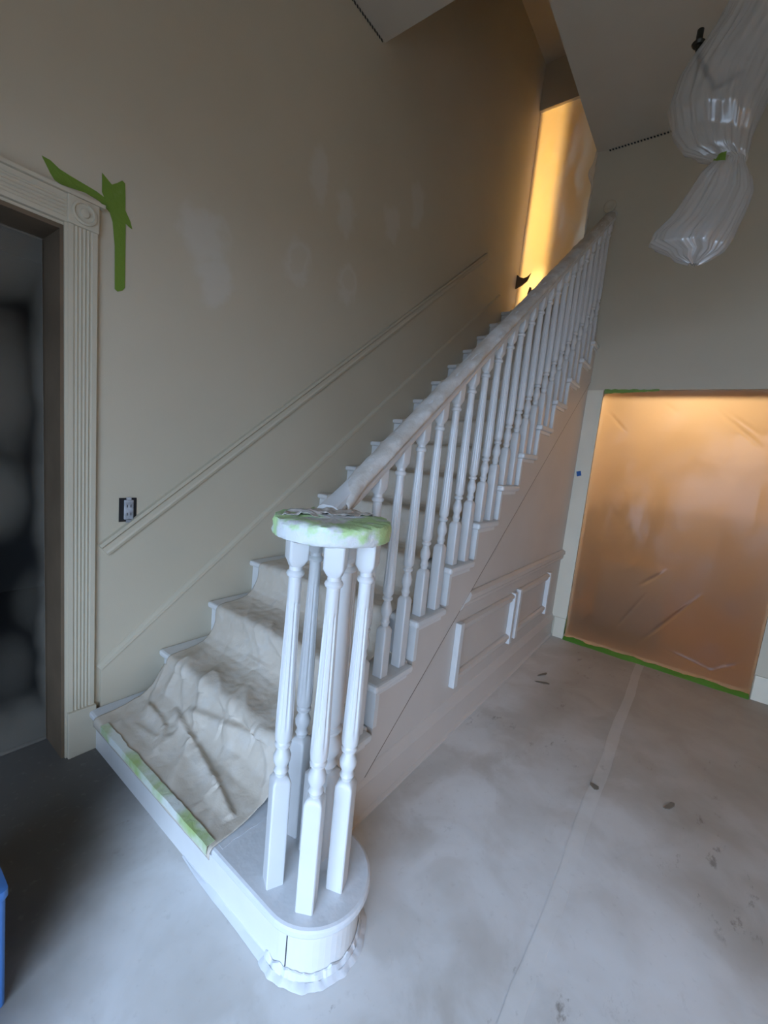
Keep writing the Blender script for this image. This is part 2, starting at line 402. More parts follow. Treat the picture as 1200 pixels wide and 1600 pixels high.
# chair rail on the left wall, climbing with the stairs (trim_2)
def rail_profile(h, d): # (side, up): side + is to the right of travel
    return [(0, 0), (d*.55, 0), (d*.7, h*.18), (d*.55, h*.3), (d*.5, h*.62), (d, h*.78), (d*.95, h), (0, h)]
m = MB(); m.sweep(rail_profile(.06, .024), [(.705, WL, .83), (XE-.75, WL, .83+SL*(XE-.75-.705))])
struct(m.build('trim_2', 'wall_left'))
# sloping skirt board along the left wall (trim_3)
m = MB(); zs = lambda x: .352+SL*(x-.68)
m.prism([(.68, 0), (.68, zs(.68)), (NX(NS)-.05, zs(NX(NS)-.05)), (NX(NS)+.02, ZL+.13), (XE-.02, ZL+.13), (XE-.02, ZL-.15), (NX(NS), ZL-.15), (1.1, .1), (1.1, 0)], 'y', WL-.016, WL)
t3 = struct(m.build('trim_3', 'wall_left'))
m = MB(); m.sweep([(0, 0), (.022, 0), (.020, .014), (.008, .02), (0, .022)], [(.68, WL, zs(.68)-.01), (NX(NS)-.05, WL, zs(NX(NS)-.05)-.01)]); m.build('skirt_moulding', 'wall_left', t3)

# ------------------------------------------------------------------ wall under the stairs and its mouldings
def sz(x): return TZ(3)+SL*(x-NX(3))          # nosing line
LOW = .25
m = MB()
m.prism([(1.02, 0), (1.02, max(.02, sz(1.02)-LOW-.12)), (XB, sz(XB)-LOW-.12), (XB, 0)], 'y', YS, YS+.1)
wst = struct(m.build('wall_stairs', 'stringwall'))
# chair rail and panel mouldings (world x, z on the wall face)
def mould(name, p0, p1, h=.035, d=.022, mat='stringwall'):
    m = MB(); up = Vector((0, 0, 1)) if abs(p1[0]-p0[0]) > abs(p1[1]-p0[1]) else Vector((-1, 0, 0))
    sec = [(0, 0), (d*.5, 0), (d*.65, h*.2), (d*.55, h*.35), (d, h*.55), (d*.92, h*.85), (d*.35, h), (0, h)]
    m.sweep(sec, [(p0[0], YS, p0[1]), (p1[0], YS, p1[1])], up); return m.build(name, mat, wst)
cr_ = mould('chair_rail', (1.80, .655), (XB, .655), .075, .03)
for v_ in cr_.data.vertices:
    if v_.co.x < 1.9: v_.co.x = 1.80+(v_.co.z-.655)/SL
def panel(x0, x1, z0, z1, w_=.05, left=True):
    g = .0
    mould('panel_moulding', (x0+.012, z0), (x1-.012, z0), w_, .027)
    mould('panel_moulding', (x0+.012, z1-w_), (x1-.012, z1-w_), w_, .027)
    for xx in ((x0+w_*.8), x1):
        m = MB(); m.box(xx-w_*.8, xx, YS-.031, YS, z0-.012, z1+.006).build('panel_moulding', 'stairwhite', wst, bevel=.004)
panel(1.80, 2.57, .275, .585); panel(2.62, 3.31, .285, .59)
bs = MB(); bs.prism([(YS, 0), (YS-.014, 0), (YS-.014, .13), (YS-.020, .14), (YS-.012, .165), (YS-.004, .185), (YS, .19)], 'x', .98, XB)
struct(bs.build('baseboard_stairs', 'stringwall'))
MB().prism([(YS-.0145, 0), (YS-.026, 0), (YS-.025, .01), (YS-.0145, .018)], 'x', .98, XB).build('shoe_moulding', 'stringwall', bpy.data.objects['baseboard_stairs'])
bb = MB(); bb.box(XB-.014, XB, .722, YS-.027, 0, .17); bb.box(XB-.014, XB, YR, -.462, 0, .17)
struct(bb.build('baseboard_back', 'pillar', bevel=.004))

# ------------------------------------------------------------------ staircase
st = thing('staircase', (0, 0, 0), 'straight white painted staircase with rounded bottom step climbing along the left wall', 'staircase')
TH = .03
BC, BR = (.792, .697), .158                    # round end of the first tread
def bull(c, r, xf, xb, y1, z0, z1, N=30):
    """D-shaped slab: straight front at xf from y1, round end about c, back edge at xb"""
    p = [(xf, y1)]
    a0 = math.pi; 
    for i in range(N+1):
        a = a0+ (math.pi*1.12)*i/N
        p.append((c[0]+r*math.cos(a), c[1]+r*math.sin(a)))
    p.append((xb, YS+.03)); p.append((xb, y1))
    return p
poly = bull(BC, BR, X1, NX(2)+.05, WL-.018, 0, 0)
poly[0] = (X1, WL-.018)
poly2 = []
for x, y in poly[1:32]: poly2.append((x+(BC[0]-x)*.15, y+(BC[1]-y)*.15))
poly2 = [(X1+.024, WL-.018)]+poly2+[(NX(2)+.03, YS+.03), (NX(2)+.03, WL-.018)]
m = MB(); m.prism(poly, 'z', TZ(1)-TH, TZ(1)); m.build('tread', 'bullfilm', st, bevel=.009, label='bottom tread with a rounded end')
m = MB(); m.prism(poly2, 'z', 0, TZ(1)-TH-.0005); m.build('riser', 'stairwhite', st, label='curved bottom riser')
a_ = math.radians(197); rr_ = BR*.85+.0006
MB().box(-.0012, .0012, -.0012, .0012, .03, TZ(1)-TH-.002).build('joint_gap', 'black', st).location = (BC[0]+rr_*math.cos(a_)+.0003, BC[1]+rr_*math.sin(a_), 0)
for n_ in range(2, NS+1):
    x0 = NX(n_); x1 = NX(n_+1)+.03 if n_ < NS else x0+.3
    yr = YS-.03 if x1 < XB+.05 else YE+.002
    if n_ == NS or x0 > XB-.06: yr = YE+.002
    last = x0 <= XB-.06 and x1 > XB-.01
    if last: yr = YS-.03
    x1b = min(x1, XB-.002) if yr < YE else x1
    ya = YS-.036
    m = MB()
    if last: m.prism([(x0, WL-.018), (x0, ya), (XB-.001, ya), (XB-.001, YE+.002), (x1, YE+.002), (x1, WL-.018)], 'z', TZ(n_)-TH, TZ(n_))
    elif yr < YE:
        m.prism([(x0, WL-.018), (x0, ya), (x0+RUN+.008, ya), (x0+RUN+.008, YS+.004), (x1b, YS+.004), (x1b, WL-.018)], 'z', TZ(n_)-TH, TZ(n_)-.0)
    else: m.box(x0, x1, yr, WL-.018, TZ(n_)-TH, TZ(n_))
    m.build('tread', 'stairwhite', st, bevel=.011)
    m = MB(); m.box(x0+.028, x0+.05, (YS-.017) if yr < YE else YE+.002, WL-.018, TZ(n_-1), TZ(n_)-TH-.0005); m.build('riser', 'stairwhite', st)
    if yr < YE:
        m = MB(); m.box(x0+.02, min(XB-.001, x0+RUN-.015), YS-.021, YS-.0125, TZ(n_)-TH-.018, TZ(n_)-TH-.0005); m.build('cove_moulding', 'stairwhite', st)
# saw-tooth outer string, a little proud of the wall below it
zl_ = lambda x: max(.0, sz(x)-LOW-.13)
m = MB()
for n_ in range(2, 15):
    xa, xb_ = NX(n_)+.034, min(NX(n_+1)+.034, XB)
    if xa >= XB-.01: break
    m.prism([(xa, zl_(xa)), (xa, TZ(n_)-TH), (xb_, TZ(n_)-TH), (xb_, zl_(xb_))], 'y', YS-.012, YS+.05)
m.build('outer_string', 'stringwall', st)
# open joint between the string board and the panelled wall
m = MB(); m.prism([(1.05, zl_(1.05)-.007), (1.05, zl_(1.05)-.0005), (XB-.002, zl_(XB)-.0005), (XB-.002, zl_(XB)-.007)], 'y', YS-.0118, YS+.001)
m.build('string_joint', 'jamb', st, label='thin dark joint line below the string board')

# ------------------------------------------------------------------ balusters and railing
rl = thing('stair_railing', (0,0,0), 'white stair railing of turned balusters with a tape-wrapped round newel cap', 'railing')
def ring(z, r, sq, flute=0, N=48, nf=8, top=None):
    out = []
    for j in range(N):
        a = 2*math.pi*(j+.5)/N; ca, sa = math.cos(a), math.sin(a)
        k = 1/max(abs(ca), abs(sa)); rr = r*(1+(min(k, 1.385)-1)*sq)
        if flute: rr -= flute*max(0, math.cos(nf*a))**.7 if math.cos(nf*a) > 0 else 0
        x, y = rr*ca, rr*sa
        out.append((x, y, z+(top*x if top else 0)))
    return out
def turned(hb, vase, col, H, slope=0, sq=.021, r0=.0205, r1=.0155, fl=.0028, N=48):
    """hb: square base height, vase height, column height, H: total; local origin at the foot"""
    R = [ring(0, sq, 1, N=N), ring(hb-.012, sq, 1, N=N), ring(hb, sq*.86, .5, N=N), ring(hb+.004, sq*.62, 0, N=N)]
    v = vase
    for f, r in [(.10,.70),(.16,.84),(.22,.70),(.30,.66),(.42,.92),(.55,.98),(.66,.80),(.76,.60),(.80,.60),(.83,.86),(.89,.92),(.93,.74),(.96,.70)]:
        R.append(ring(hb+v*f, sq*r, 0, N=N))
    z0 = hb+v; R.append(ring(z0, r0*.94, 0, N=N)); R.append(ring(z0+.012, r0, 0, N=N)); R.append(ring(z0+.03, r0, 0, N=N)); R.append(ring(z0+.042, r0, 0, fl, N))
    zt = z0+col
    for i in range(1, 6):
        f = i/6; R.append(ring(z0+.042+(col-.042-.07)*f, r0+(r1-r0)*f, 0, fl, N))
    R.append(ring(zt-.07, r1, 0, fl, N)); R.append(ring(zt-.058, r1, 0, N=N)); R.append(ring(zt, r1*.98, 0, N=N))
    for dz, r in [(.002, 1.22), (.008, 1.36), (.014, 1.22), (.017, 1.0), (.026, .98)]: R.append(ring(zt+dz, r1*r, 0, N=N))
    R.append(ring(zt+.029, sq*.80, .3, N=N)); R.append(ring(zt+.046, sq*1.02, 1, N=N)); R.append(ring(H, sq*1.02, 1, N=N, top=slope))
    m = MB(); m.rings(R); return m
YB = .848
zb = lambda x: 1.20+SL*(x-.997)              # underside of the hand rail
meshes = {}
for n_ in range(2, 14):
    for k_ in (0, 1):
        if n_ == 2 and k_ == 0: continue
        x = NX(n_)+.08+k_*RUN/2
        if x > XB-.05: continue
        if k_ not in meshes:
            H = zb(x)-TZ(n_)+.004
            mb = turned(.19+k_*RISE/2, .125, .43, H, SL, N=48)
            meshes[k_] = mb.mesh('baluster', 'white', True, 40)
        o = bpy.data.objects.new('baluster', meshes[k_]); COL.objects.link(o); o.parent = rl; o.location = (x, YB, TZ(n_)+.0005)
# newel cluster on the rounded step
NC = (.775, .725); CAPZ = 1.135
nm = turned(.315, .105, .435, CAPZ-TZ(1)+.01, 0, sq=.0235, r0=.0225, r1=.0165, fl=.003).mesh('newel_baluster', 'white', True, 40)
for (x, y, rz) in [(.695, .760, -.45), (.710, .645, .52), (.803, .625, .36), (.835, .835, .2), (.925, .775, -.1)]:
    o = bpy.data.objects.new('newel_baluster', nm); COL.objects.link(o); o.parent = rl; o.location = (x, y, TZ(1)+.0005); o.rotation_euler = (0, 0, rz)
pm = turned(.26, .15, .44, CAPZ-TZ(1)+.01, 0, sq=.042, r0=.036, r1=.030, fl=0).build('newel_post', 'white', rl, True, ang=40)
pm.location = (.842, .738, TZ(1)+.0005)
# hand rail
m = MB(); hw = .034
sec = [(-hw*.62, 0), (hw*.62, 0), (hw*.70, .012), (hw*.62, .02), (hw*.98, .036), (hw, .048), (hw*.8, .058), (hw*.4, .064), (-hw*.4, .064), (-hw*.8, .058), (-hw, .048), (-hw*.98, .036), (-hw*.62, .02), (-hw*.70, .012)]
hr_p = [(.86, YB-.03, zb(.90)+.012), (.93, YB-.008, zb(.945)+.004)]+[(x, YB, zb(x)) for x in (1.0, 1.4, 1.9, 2.4, 2.9, 3.3, XB-.016)]
m.sweep(sec, hr_p); hand = m.build('handrail', 'white', rl, True, ang=30)
# crumpled masking film taped over the top of the hand rail
def wrapfn(u, v):
    x = .90+(XB-.10-.90)*u; s_ = (v-.5)*2
    base = zb(x)*1.0+.066*math.hypot(1, SL)*.86
    ang = s_*1.45-.12 if s_ < 0 else s_*1.75-.12
    wr = .004*fbm(x*16, v*2.5, 3)+.003*fbm(x*5+v*6, v*3, 9)
    w_ = hw+.006+wr
    yy = YB+(-.03*(1-min(1, (x-.86)/.14)) if x < 1.0 else 0)
    z = base+.012+wr-(1-math.cos(ang))*.032-(.004+.004*fbm(x*9, 0, 4))*(abs(s_) > .9)
    return (x, yy+math.sin(ang)*w_, z)
m = MB(); m.grid(260, 15, wrapfn); m.build('rail_wrap', 'rail_wrap', rl, True, solid=.0012, label='crumpled film wrapped over the top of the hand rail', ang=60)
# round newel cap wrapped in tape and film
R = []; N = 96
for i, (r, z) in enumerate([(.05, .0), (.10, -.001), (.138, 0), (.145, .004), (.147, .014), (.147, .026), (.147, .037), (.144, .044), (.136, .047), (.10, .047), (.07, .046), (.035, .046), (.004, .045)]):
    rg = []
    for j in range(N):
        a = 2*math.pi*j/N; ca, sa = math.cos(a), math.sin(a)
        d = .004*fbm(ca*7+i*.5, sa*7, i*.9)+.0025*fbm(ca*16, sa*16+i, 2)
        dz = (.005*fbm(ca*r*45, sa*r*45, 5)+.003*abs(fbm(ca*r*20+4, sa*r*60, 8))) if i > 6 else .002*fbm(ca*9, sa*9, i)
        rr = r+d*(1 if r > .09 else .3)
        rg.append((NC[0]+rr*ca, NC[1]+rr*sa, CAPZ+z+dz))
    R.append(rg)
m = MB(); m.rings(R); cp = m.build('newel_cap', 'cap_wrap', rl, True, label='round newel cap wrapped in green tape and film', ang=50)
# grey film bunched on top of the cap
def filmtop(u, v):
    a = -2.2+2.9*u; r = .035+.10*v
    x = NC[0]+r*math.cos(a+1.9); y = NC[1]+r*math.sin(a+1.9)
    return (x, y, CAPZ+.0505+.008*fbm(x*40, y*22, 1)+.004*abs(fbm(x*25, y*70, 6))-.012*max(0, v-.8)*5*(r > .12))
m = MB(); m.grid(60, 14, filmtop); m.build('bunched_film', 'rail_wrap', cp, True, solid=.001, ang=60)
m = MB(); m.lathe([(.044, 0), (.044, .006), (.037, .011), (.026, .0115), (.018, .008), (.001, .008)], (0,0,0), 28)
rs = m.build('wall_rosette', 'wall', rl, True); rs.rotation_euler = (0, -math.pi/2, 0); rs.location = (XB-.0005, YB+.035, 3.325)

# ------------------------------------------------------------------ drop cloth over the treads
def cover_profile(slack):
    pts = [(X1-.010, TZ(1)-.026), (X1-.010, TZ(1)+.004), (X1+.012, TZ(1)+.009)]
    for n_ in range(1, NS):
        rx = NX(n_+1)
        k = 1+slack*(1.6 if n_ == 1 else .7 if n_ < 4 else .25)
        z0 = TZ(n_)+.009; z1 = TZ(n_+1)
        pts += [(rx-.075*k, z0), (rx-.03*k, z0+.012*k), (rx-.012, z0+.05*k), (rx-.010, z1-.035), (rx-.008, z1-.004), (rx+.012, z1+.009)]
    pts.append((NX(NS)+.10, TZ(NS)+.009)); return pts
def resample(pts, step):
    for _ in range(1):
        q = [pts[0]]
        for a, b in zip(pts, pts[1:]):
            q += [(a[0]*.75+b[0]*.25, a[1]*.75+b[1]*.25), (a[0]*.25+b[0]*.75, a[1]*.25+b[1]*.75)]
        pts = q+[pts[-1]]
    out = []; 
    L = [0]
    for a, b in zip(pts, pts[1:]): L.append(L[-1]+math.dist(a, b))
    n_ = int(L[-1]/step); j = 0
    for i in range(n_+1):
        s_ = L[-1]*i/n_
        while j < len(L)-2 and L[j+1] < s_: j += 1
        f = (s_-L[j])/max(1e-6, L[j+1]-L[j]); out.append((pts[j][0]+(pts[j+1][0]-pts[j][0])*f, pts[j][1]+(pts[j+1][1]-pts[j][1])*f))
    return out
PR = resample(cover_profile(1.0), .007); NP = len(PR); NYC = 130
def cover(u, v):
    i = min(NP-1, int(round(v*(NP-1)))); x, z = PR[i]
    a = PR[max(0, i-1)]; b = PR[min(NP-1, i+1)]; tx, tz = b[0]-a[0], b[1]-a[1]; l = math.hypot(tx, tz) or 1
    nx, nz = -tz/l, tx/l
    s_ = i*.007
    yl = WL-.115-.012*fbm(s_*3, 1, 1); yr = .93+.02*fbm(s_*3, 5, 2)
    if x > 3.40: yr = 1.07
    if x < NX(2)-.01: yl = WL-.10; yr = .955
    y = yl+(yr-yl)*u
    amp = .021 if s_ < .62 else .011 if s_ < 1.6 else .006
    p = s_*.9+y*.75; q = s_*.75-y*.9
    f = 1-abs(noise.noise((q*6.0+.6*noise.noise((p*3, q*3, 2)), p*1.3, 4)))*2.2
    fold = max(0, f)**3
    d = amp*(.9*fold+.35*fbm(q*7, p*2.4, 8))+.0025*fbm(x*30, y*30, z*30)
    d = max(d, -.001)
    e = min(1, u*9, (1-u)*9); d *= .25+.75*e
    # sharp folds left where the cloth slid off the second step
    for (ln, h_, w_) in FOLDS:
        for (p0, p1) in zip(ln, ln[1:]):
            ex, ey = p1[0]-p0[0], p1[1]-p0[1]; L_ = math.hypot(ex, ey)
            t_ = ((x-p0[0])*ex+(y-p0[1])*ey)/L_/L_
            if -.02 <= t_ <= 1.02:
                sd = ((x-p0[0])*ey-(y-p0[1])*ex)/L_
                if -.010 <= sd < w_:
                    k_ = max(0, (1-max(sd, .004)/w_))**1.5; e_ = min(1, (sd+.010)/.014); tt = min(1, max(0, min(t_*4+.3, 1)))
                    d += h_*k_*e_*e_*(3-2*e_)*tt
    d *= max(.05, min(1, (s_-.045)/.12))
    return (x+nx*d, y, z+nz*d)
FOLDS = [([(.845, 1.57), (.81, 1.36), (.76, 1.12), (.73, 1.0)], .020, .055), ([(.865, 1.50), (.885, 1.30), (.905, 1.13), (.92, .99)], .018, .05),
         ([(.80, 1.70), (.78, 1.52), (.70, 1.42)], .010, .05), ([(.72, 1.66), (.735, 1.50)], .008, .04)]
m = MB(); m.grid(NYC, NP, cover); cv = m.build('drop_cloth', 'cloth', None, True, solid=.0015, ang=75)
tag(cv, 'beige wrinkled paper drop cloth running up over the stair treads', 'drop cloth')

# ------------------------------------------------------------------ tape
def ribbon(pts, nrm, w_, jag=.003, th=.0008, seed=1):
    """flat strip along pts, lying on a surface with normal nrm, uneven edges, stepped ends"""
    rnd = random.Random(seed); m = MB(); nrm = Vector(nrm); P = [Vector(p) for p in pts]; rows = []
    for i, p in enumerate(P):
        d = (P[min(i+1, len(P)-1)]-P[max(i-1, 0)]).normalized(); s_ = d.cross(nrm).normalized()
        ww = w_[i] if isinstance(w_, (list, tuple)) else w_
        a = p+s_*(ww/2+rnd.uniform(-jag, jag)); b = p-s_*(ww/2+rnd.uniform(-jag, jag))
        rows.append([tuple(a+nrm*th), tuple(b+nrm*th), tuple(b), tuple(a)])
    m.rings(rows); return m
def lerp(a, b, n_): return [tuple(a[k]+(b[k]-a[k])*i/(n_-1) for k in range(3)) for i in range(n_)]
# edge of the first step
m = MB(); pts = lerp((X1-.001, .965, TZ(1)+.001), (X1-.001, 1.72, TZ(1)+.001), 60); rows = []
rnd = random.Random(4)
for (x, y, z) in pts:
    a = .003+.006*fbm(y*14, 1, 1)+.002*rnd.random(); b = .012+.004*fbm(y*11, 4, 1); tw = .003*fbm(y*8, 2, 2)
    rows.append([(x+a+.010, y, z+.0135), (x-.011+tw, y, z+.0125), (x-.0135+tw, y, z-b), (x-.0145+tw, y, z-b), (x-.0125+tw, y, z+.014), (x+a+.010, y, z+.015)])
m.rings(rows); tag(m.build('masking_tape', 'tape_sprayed', None, True), 'sprayed green tape strip along the front edge of the bottom stair tread', 'tape')
m = ribbon(lerp((.655, .962, TZ(1)+.0008), (.90, .952, TZ(1)+.0008), 14), (0, 0, 1), .05, .004, .0008, 6)
tag(m.build('masking_film_strip', 'bullfilm'), 'white sprayed film strip closing the cloth edge beside the newel step', 'film strip')
# left casing: horizontal piece, upright piece and short crossing tear
yw = WL-.0006
def flat(name, poly, y, label, mat='tape', th=.0012, sub=None):
    m = MB(); m.prism(poly, 'y', y-th, y); return m
tp = thing('masking_tape', (0,0,0), 'bright green torn tape left on the wall above the door casing corner', 'tape')
flat('', [(.497,2.206),(.520,2.205),(.545,2.192),(.575,2.187),(.61,2.183),(.655,2.178),(.70,2.165),(.722,2.14),(.70,2.128),(.665,2.150),(.62,2.156),(.58,2.150),(.55,2.146),(.532,2.150),(.520,2.165)], yw, '').build('tape_strip', 'tape', tp)
flat('', [(.672,2.248),(.690,2.235),(.704,2.225),(.722,2.240),(.738,2.257),(.748,2.252),(.750,2.20),(.750,2.16),(.768,2.13),(.776,2.105),(.764,2.108),(.752,2.115),(.753,1.885),(.745,1.872),(.728,1.862),(.718,1.868),(.716,2.02),(.708,2.10),(.690,2.15),(.672,2.185)], yw-.0013, '').build('tape_strip', 'tape', tp)
# opening with the orange sheet: top-left tape, bottom tape, left lower corner
SX = XB+.006
m = ribbon(lerp((XB-.001, .715, 1.985), (XB-.001, .36, 1.992), 16), (-1, 0, 0), [.034-.0016*i for i in range(16)], .003, .001, 3)
tag(m.build('masking_tape', 'tape'), 'green tape along the top left edge of the orange sheeted opening', 'tape')
m = MB(); rows = []; rnd = random.Random(9)
for i in range(50):
    y = .722-(.722+.455)*i/49; h = .022+.012*fbm(y*7, 1, 3)+.004*rnd.random(); o_ = .03+.012*fbm(y*5, 3, 3)
    rows.append([(XB+.01, y, h), (XB-.004, y, h*.8), (XB-o_, y, .0015), (XB-o_, y, .0005), (XB+.01, y, .0005)])
m.rings(rows); tag(m.build('masking_tape', 'tape_dark', None, True), 'dark green tape sealing the orange sheet to the floor', 'tape')
m = ribbon(lerp((XB+.004, .7185, .04), (XB+.004, .7185, .20), 8), (0, -1, 0), [.035, .035, .033, .03, .026, .02, .014, .006], .003, .001, 5)
tag(m.build('masking_tape', 'tape_dark'), 'short green tape piece at lower left corner of the orange sheet', 'tape')
m = MB(); q = [(.822, 1.366), (.790, 1.375), (.781, 1.338), (.812, 1.328)]
m.prism(q, 'x', XB-.0055, XB-.0042); tag(m.build('blue_tape_square', 'bluetape'), 'small blue tape square on the pale strip beside the orange sheet', 'tape')

# ------------------------------------------------------------------ plastic sheets
CR = [((.57,.95),(.82,.82),.014),((.60,.95),(.80,.86),.010),((.03,.93),(.16,.85),.014),((.33,.96),(.42,.92),.010),((.28,.08),(.43,.26),.014),((.40,.04),(.70,.30),.016),((.38,.285),(.51,.36),.014),((.55,.08),(.94,.03),.014),((.06,.05),(.04,.30),.010),((.75,.02),(.94,.10),.012)]
def crease(u, v, cr):
    d = 0
    for (a, b, h) in cr:
        ax, ay = a; bx, by = b; L2 = (bx-ax)**2+(by-ay)**2; t_ = max(0, min(1, ((u-ax)*(bx-ax)+(v-ay)*(by-ay))/L2))
        dd = math.hypot(u-ax-t_*(bx-ax), v-ay-t_*(by-ay)); d += h*math.exp(-(dd/.007)**2)*math.sin(math.pi*min(1, max(0, t_*.9+.05)))
    return d
def sheet1(u, v):
    y = .7195-u*(.7195+.4595); z = .004+v*1.990
    e = min(1, 7*min(u, 1-u, v, 1-v))
    return (SX+.012+.018*e*fbm(u*2.2, v*2.4, 3)-.45*e*crease(u, v, CR)+.0012*e*fbm(u*9, v*9, 1), y, z)
m = MB(); m.grid(170, 270, sheet1)
tag(m.build('plastic_sheet', 'film_warm', None, True, ang=80), 'translucent plastic sheet glowing orange over the opening in the back wall', 'plastic sheet')
CR2 = [((.98,.53),(.70,.70),.012),((.98,.51),(.80,.62),.010),((.97,.14),(.85,.22),.010),((.6,.05),(.97,.03),.01)]
def sheet2(u, v):
    x = -.41+u*(.545+.405); z = .004+v*2.0; e = min(1, 8*min(u, 1-u, v, 1-v))
    return (x, WL+.165+.02*e*fbm(u*2.5, v*3, 6)-e*crease(u, v, CR2), z)
m = MB(); m.grid(70, 120, sheet2)
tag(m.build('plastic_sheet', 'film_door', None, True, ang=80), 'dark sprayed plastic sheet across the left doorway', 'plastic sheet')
def sheet3(u, v):
    y = YE-.1+u*(WL-YE+.1); z = ZL+.005+v*2.01; e = min(1, 8*min(u, 1-u, v, 1-v))
    return (XE+.03+.02*e*fbm(u*3, v*4, 9)+.004*fbm(u*10, v*12, 2), y, z)
m = MB(); m.grid(60, 110, sheet3)
tag(m.build('plastic_sheet', 'film_yellow', None, True, ang=80), 'yellow glowing plastic sheet closing the doorway at the top of the stairs', 'plastic sheet')
# loose curl of film and small dark upright oval on the upper sheet
m = MB(); m.prism([(1.897,3.33),(1.86,3.30),(1.82,3.285),(1.785,3.295),(1.75,3.325),(1.78,3.25),(1.83,3.215),(1.897,3.19)], 'x', XE-.03, XE-.022)
tag(m.build('film_curl', 'jamb', None, True), 'dark curled film end sticking out beside the yellow upper sheet', 'film')
m = MB(); m.prism([(WL-.155, 2.99), (WL-.135, 3.06), (WL-.13, 3.14), (WL-.145, 3.20), (WL-.165, 3.19), (WL-.178, 3.10), (WL-.172, 3.03)], 'x', XE-.004, XE-.001)
tag(m.build('dark_oval', 'jamb', None), 'small dark upright oval low on the yellow upper sheet', 'tape')
# torn clear film on the end of the back wall
m = MB()
def torn(u, v):
    z = 3.02+.72*v; w_ = .012+.010*max(0, fbm(z*4, 3, 1)+.25)+(.028*math.exp(-((z-3.60)/.06)**2))
    return (XB-.004-.012*abs(fbm(z*11, u*3, 4)), YE-.006+w_*u, z+.01*fbm(u*5, z*6, 2))
m.grid(8, 70, torn); tag(m.build('torn_film', 'film_scrap', None, True, solid=.0008, ang=80), 'torn strip of clear film on the wall edge at the stair opening', 'film')

# ------------------------------------------------------------------ socket on the left wall
so = thing('electrical_outlet', (0,0,0), 'uncovered electrical outlet in black box above the left chair rail', 'outlet')
MB().box(.745, .812, WL-.003, WL-.0005, .965, 1.065).build('outlet_box', 'black', so)
m = MB(); m.box(.762, .798, WL-.012, WL-.0032, .975, 1.057); dv = m.build('receptacle', 'device', so, bevel=.003)
for zz in (.988, 1.022):
    m = MB(); m.box(.771, .774, WL-.0128, WL-.0121, zz+.004, zz+.016).box(.785, .788, WL-.0128, WL-.0121, zz+.004, zz+.016).build('slots', 'black', dv)
MB().box(.772, .788, WL-.0125, WL-.0032, 1.058, 1.068).build('mounting_ear', 'device', so)
MB().box(.772, .788, WL-.0125, WL-.0032, .962, .974).build('mounting_ear', 'device', so)

# ------------------------------------------------------------------ floor tape seam, debris, crumpled edge film
m = ribbon([(3.60-i*.064, .165+.004*math.sin(i*.5), .0006) for i in range(44)], (0, 0, 1), .05, .0015, .0009, 11)
M['seam'] = floor_mat('sprayed_seam_tape', .22)
tag(m.build('seam_tape', 'seam'), 'pale tape strip over the paper seam running across the floor', 'tape')
M['scrap'] = m_plain('brown_paper_scrap', (.20, .17, .13, 1), .8)
def scrap(x, y, l, w_, a, label, seed, grp=None):
    rnd = random.Random(seed); m = MB(); p = []
    for i in range(9):
        t_ = 2*math.pi*i/9; r_ = 1+rnd.uniform(-.35, .3)
        u, v = l*math.cos(t_)*r_, w_*math.sin(t_)*r_
        p.append((x+u*math.cos(a)-v*math.sin(a), y+u*math.sin(a)+v*math.cos(a)))
    m.prism(p, 'z', .0016, .004); o = m.build('paper_scrap', 'scrap'); tag(o, label, 'scrap', grp); return o
scrap(1.99, .172, .022, .016, .4, 'small brown scrap lying on the pale floor seam tape', 1)
scrap(2.10, -.098, .030, .012, -.5, 'thin brown scrap on the floor right of the seam tape', 2)
scrap(2.86, .655, .055, .011, -.35, 'dark torn scrap on the floor near the panelled stair wall', 3)
scrap(2.74, .63, .014, .045, .5, 'streaky brown scrap beside the darker torn scrap near stair wall', 4)
# crumpled masking film hugging the rounded bottom step
m = MB(); rows = []
for i in range(90):
    a = math.pi*.93+math.pi*1.12*i/89
    r0 = .134; o_ = .010+.007*fbm(i*.16, 1, 1); h = .020+.014*fbm(i*.13, 4, 2); wv = .004*fbm(i*.33, 2, 5)
    c_, s_ = math.cos(a), math.sin(a)
    rows.append([(BC[0]+(r0+q)*c_, BC[1]+(r0+q)*s_, z) for q, z in [(.0015, h+.006), (.005+wv, h+.004), (.010+wv, h*.5), (o_*.7+.004, .010+wv), (o_+.012, .004), (o_+.016, .0006), (.002, .0006)]])
m.rings(rows); tag(m.build('masking_film', 'bullfilm', None, True, ang=25), 'crumpled white film ring around the foot of the rounded bottom step', 'film')
m = MB(); rows = []
for i in range(60):
    y = .70+.45*i/59; tp_ = min(1, (59-i)/25); h = (.010+.005*fbm(y*6, 2, 2))*tp_+.001; o_ = (.012+.005*fbm(y*5, 8, 1))*tp_+.0015
    rows.append([(X1+.0235, y, h+.004), (X1+.021, y, h), (X1+.024-o_, y, .004), (X1+.02-o_, y, .0006), (X1+.0235, y, .0006)])
m.rings(rows); tag(m.build('masking_film', 'bullfilm', None, True, ang=25), 'white sprayed film strip along the floor at the bottom riser', 'film')
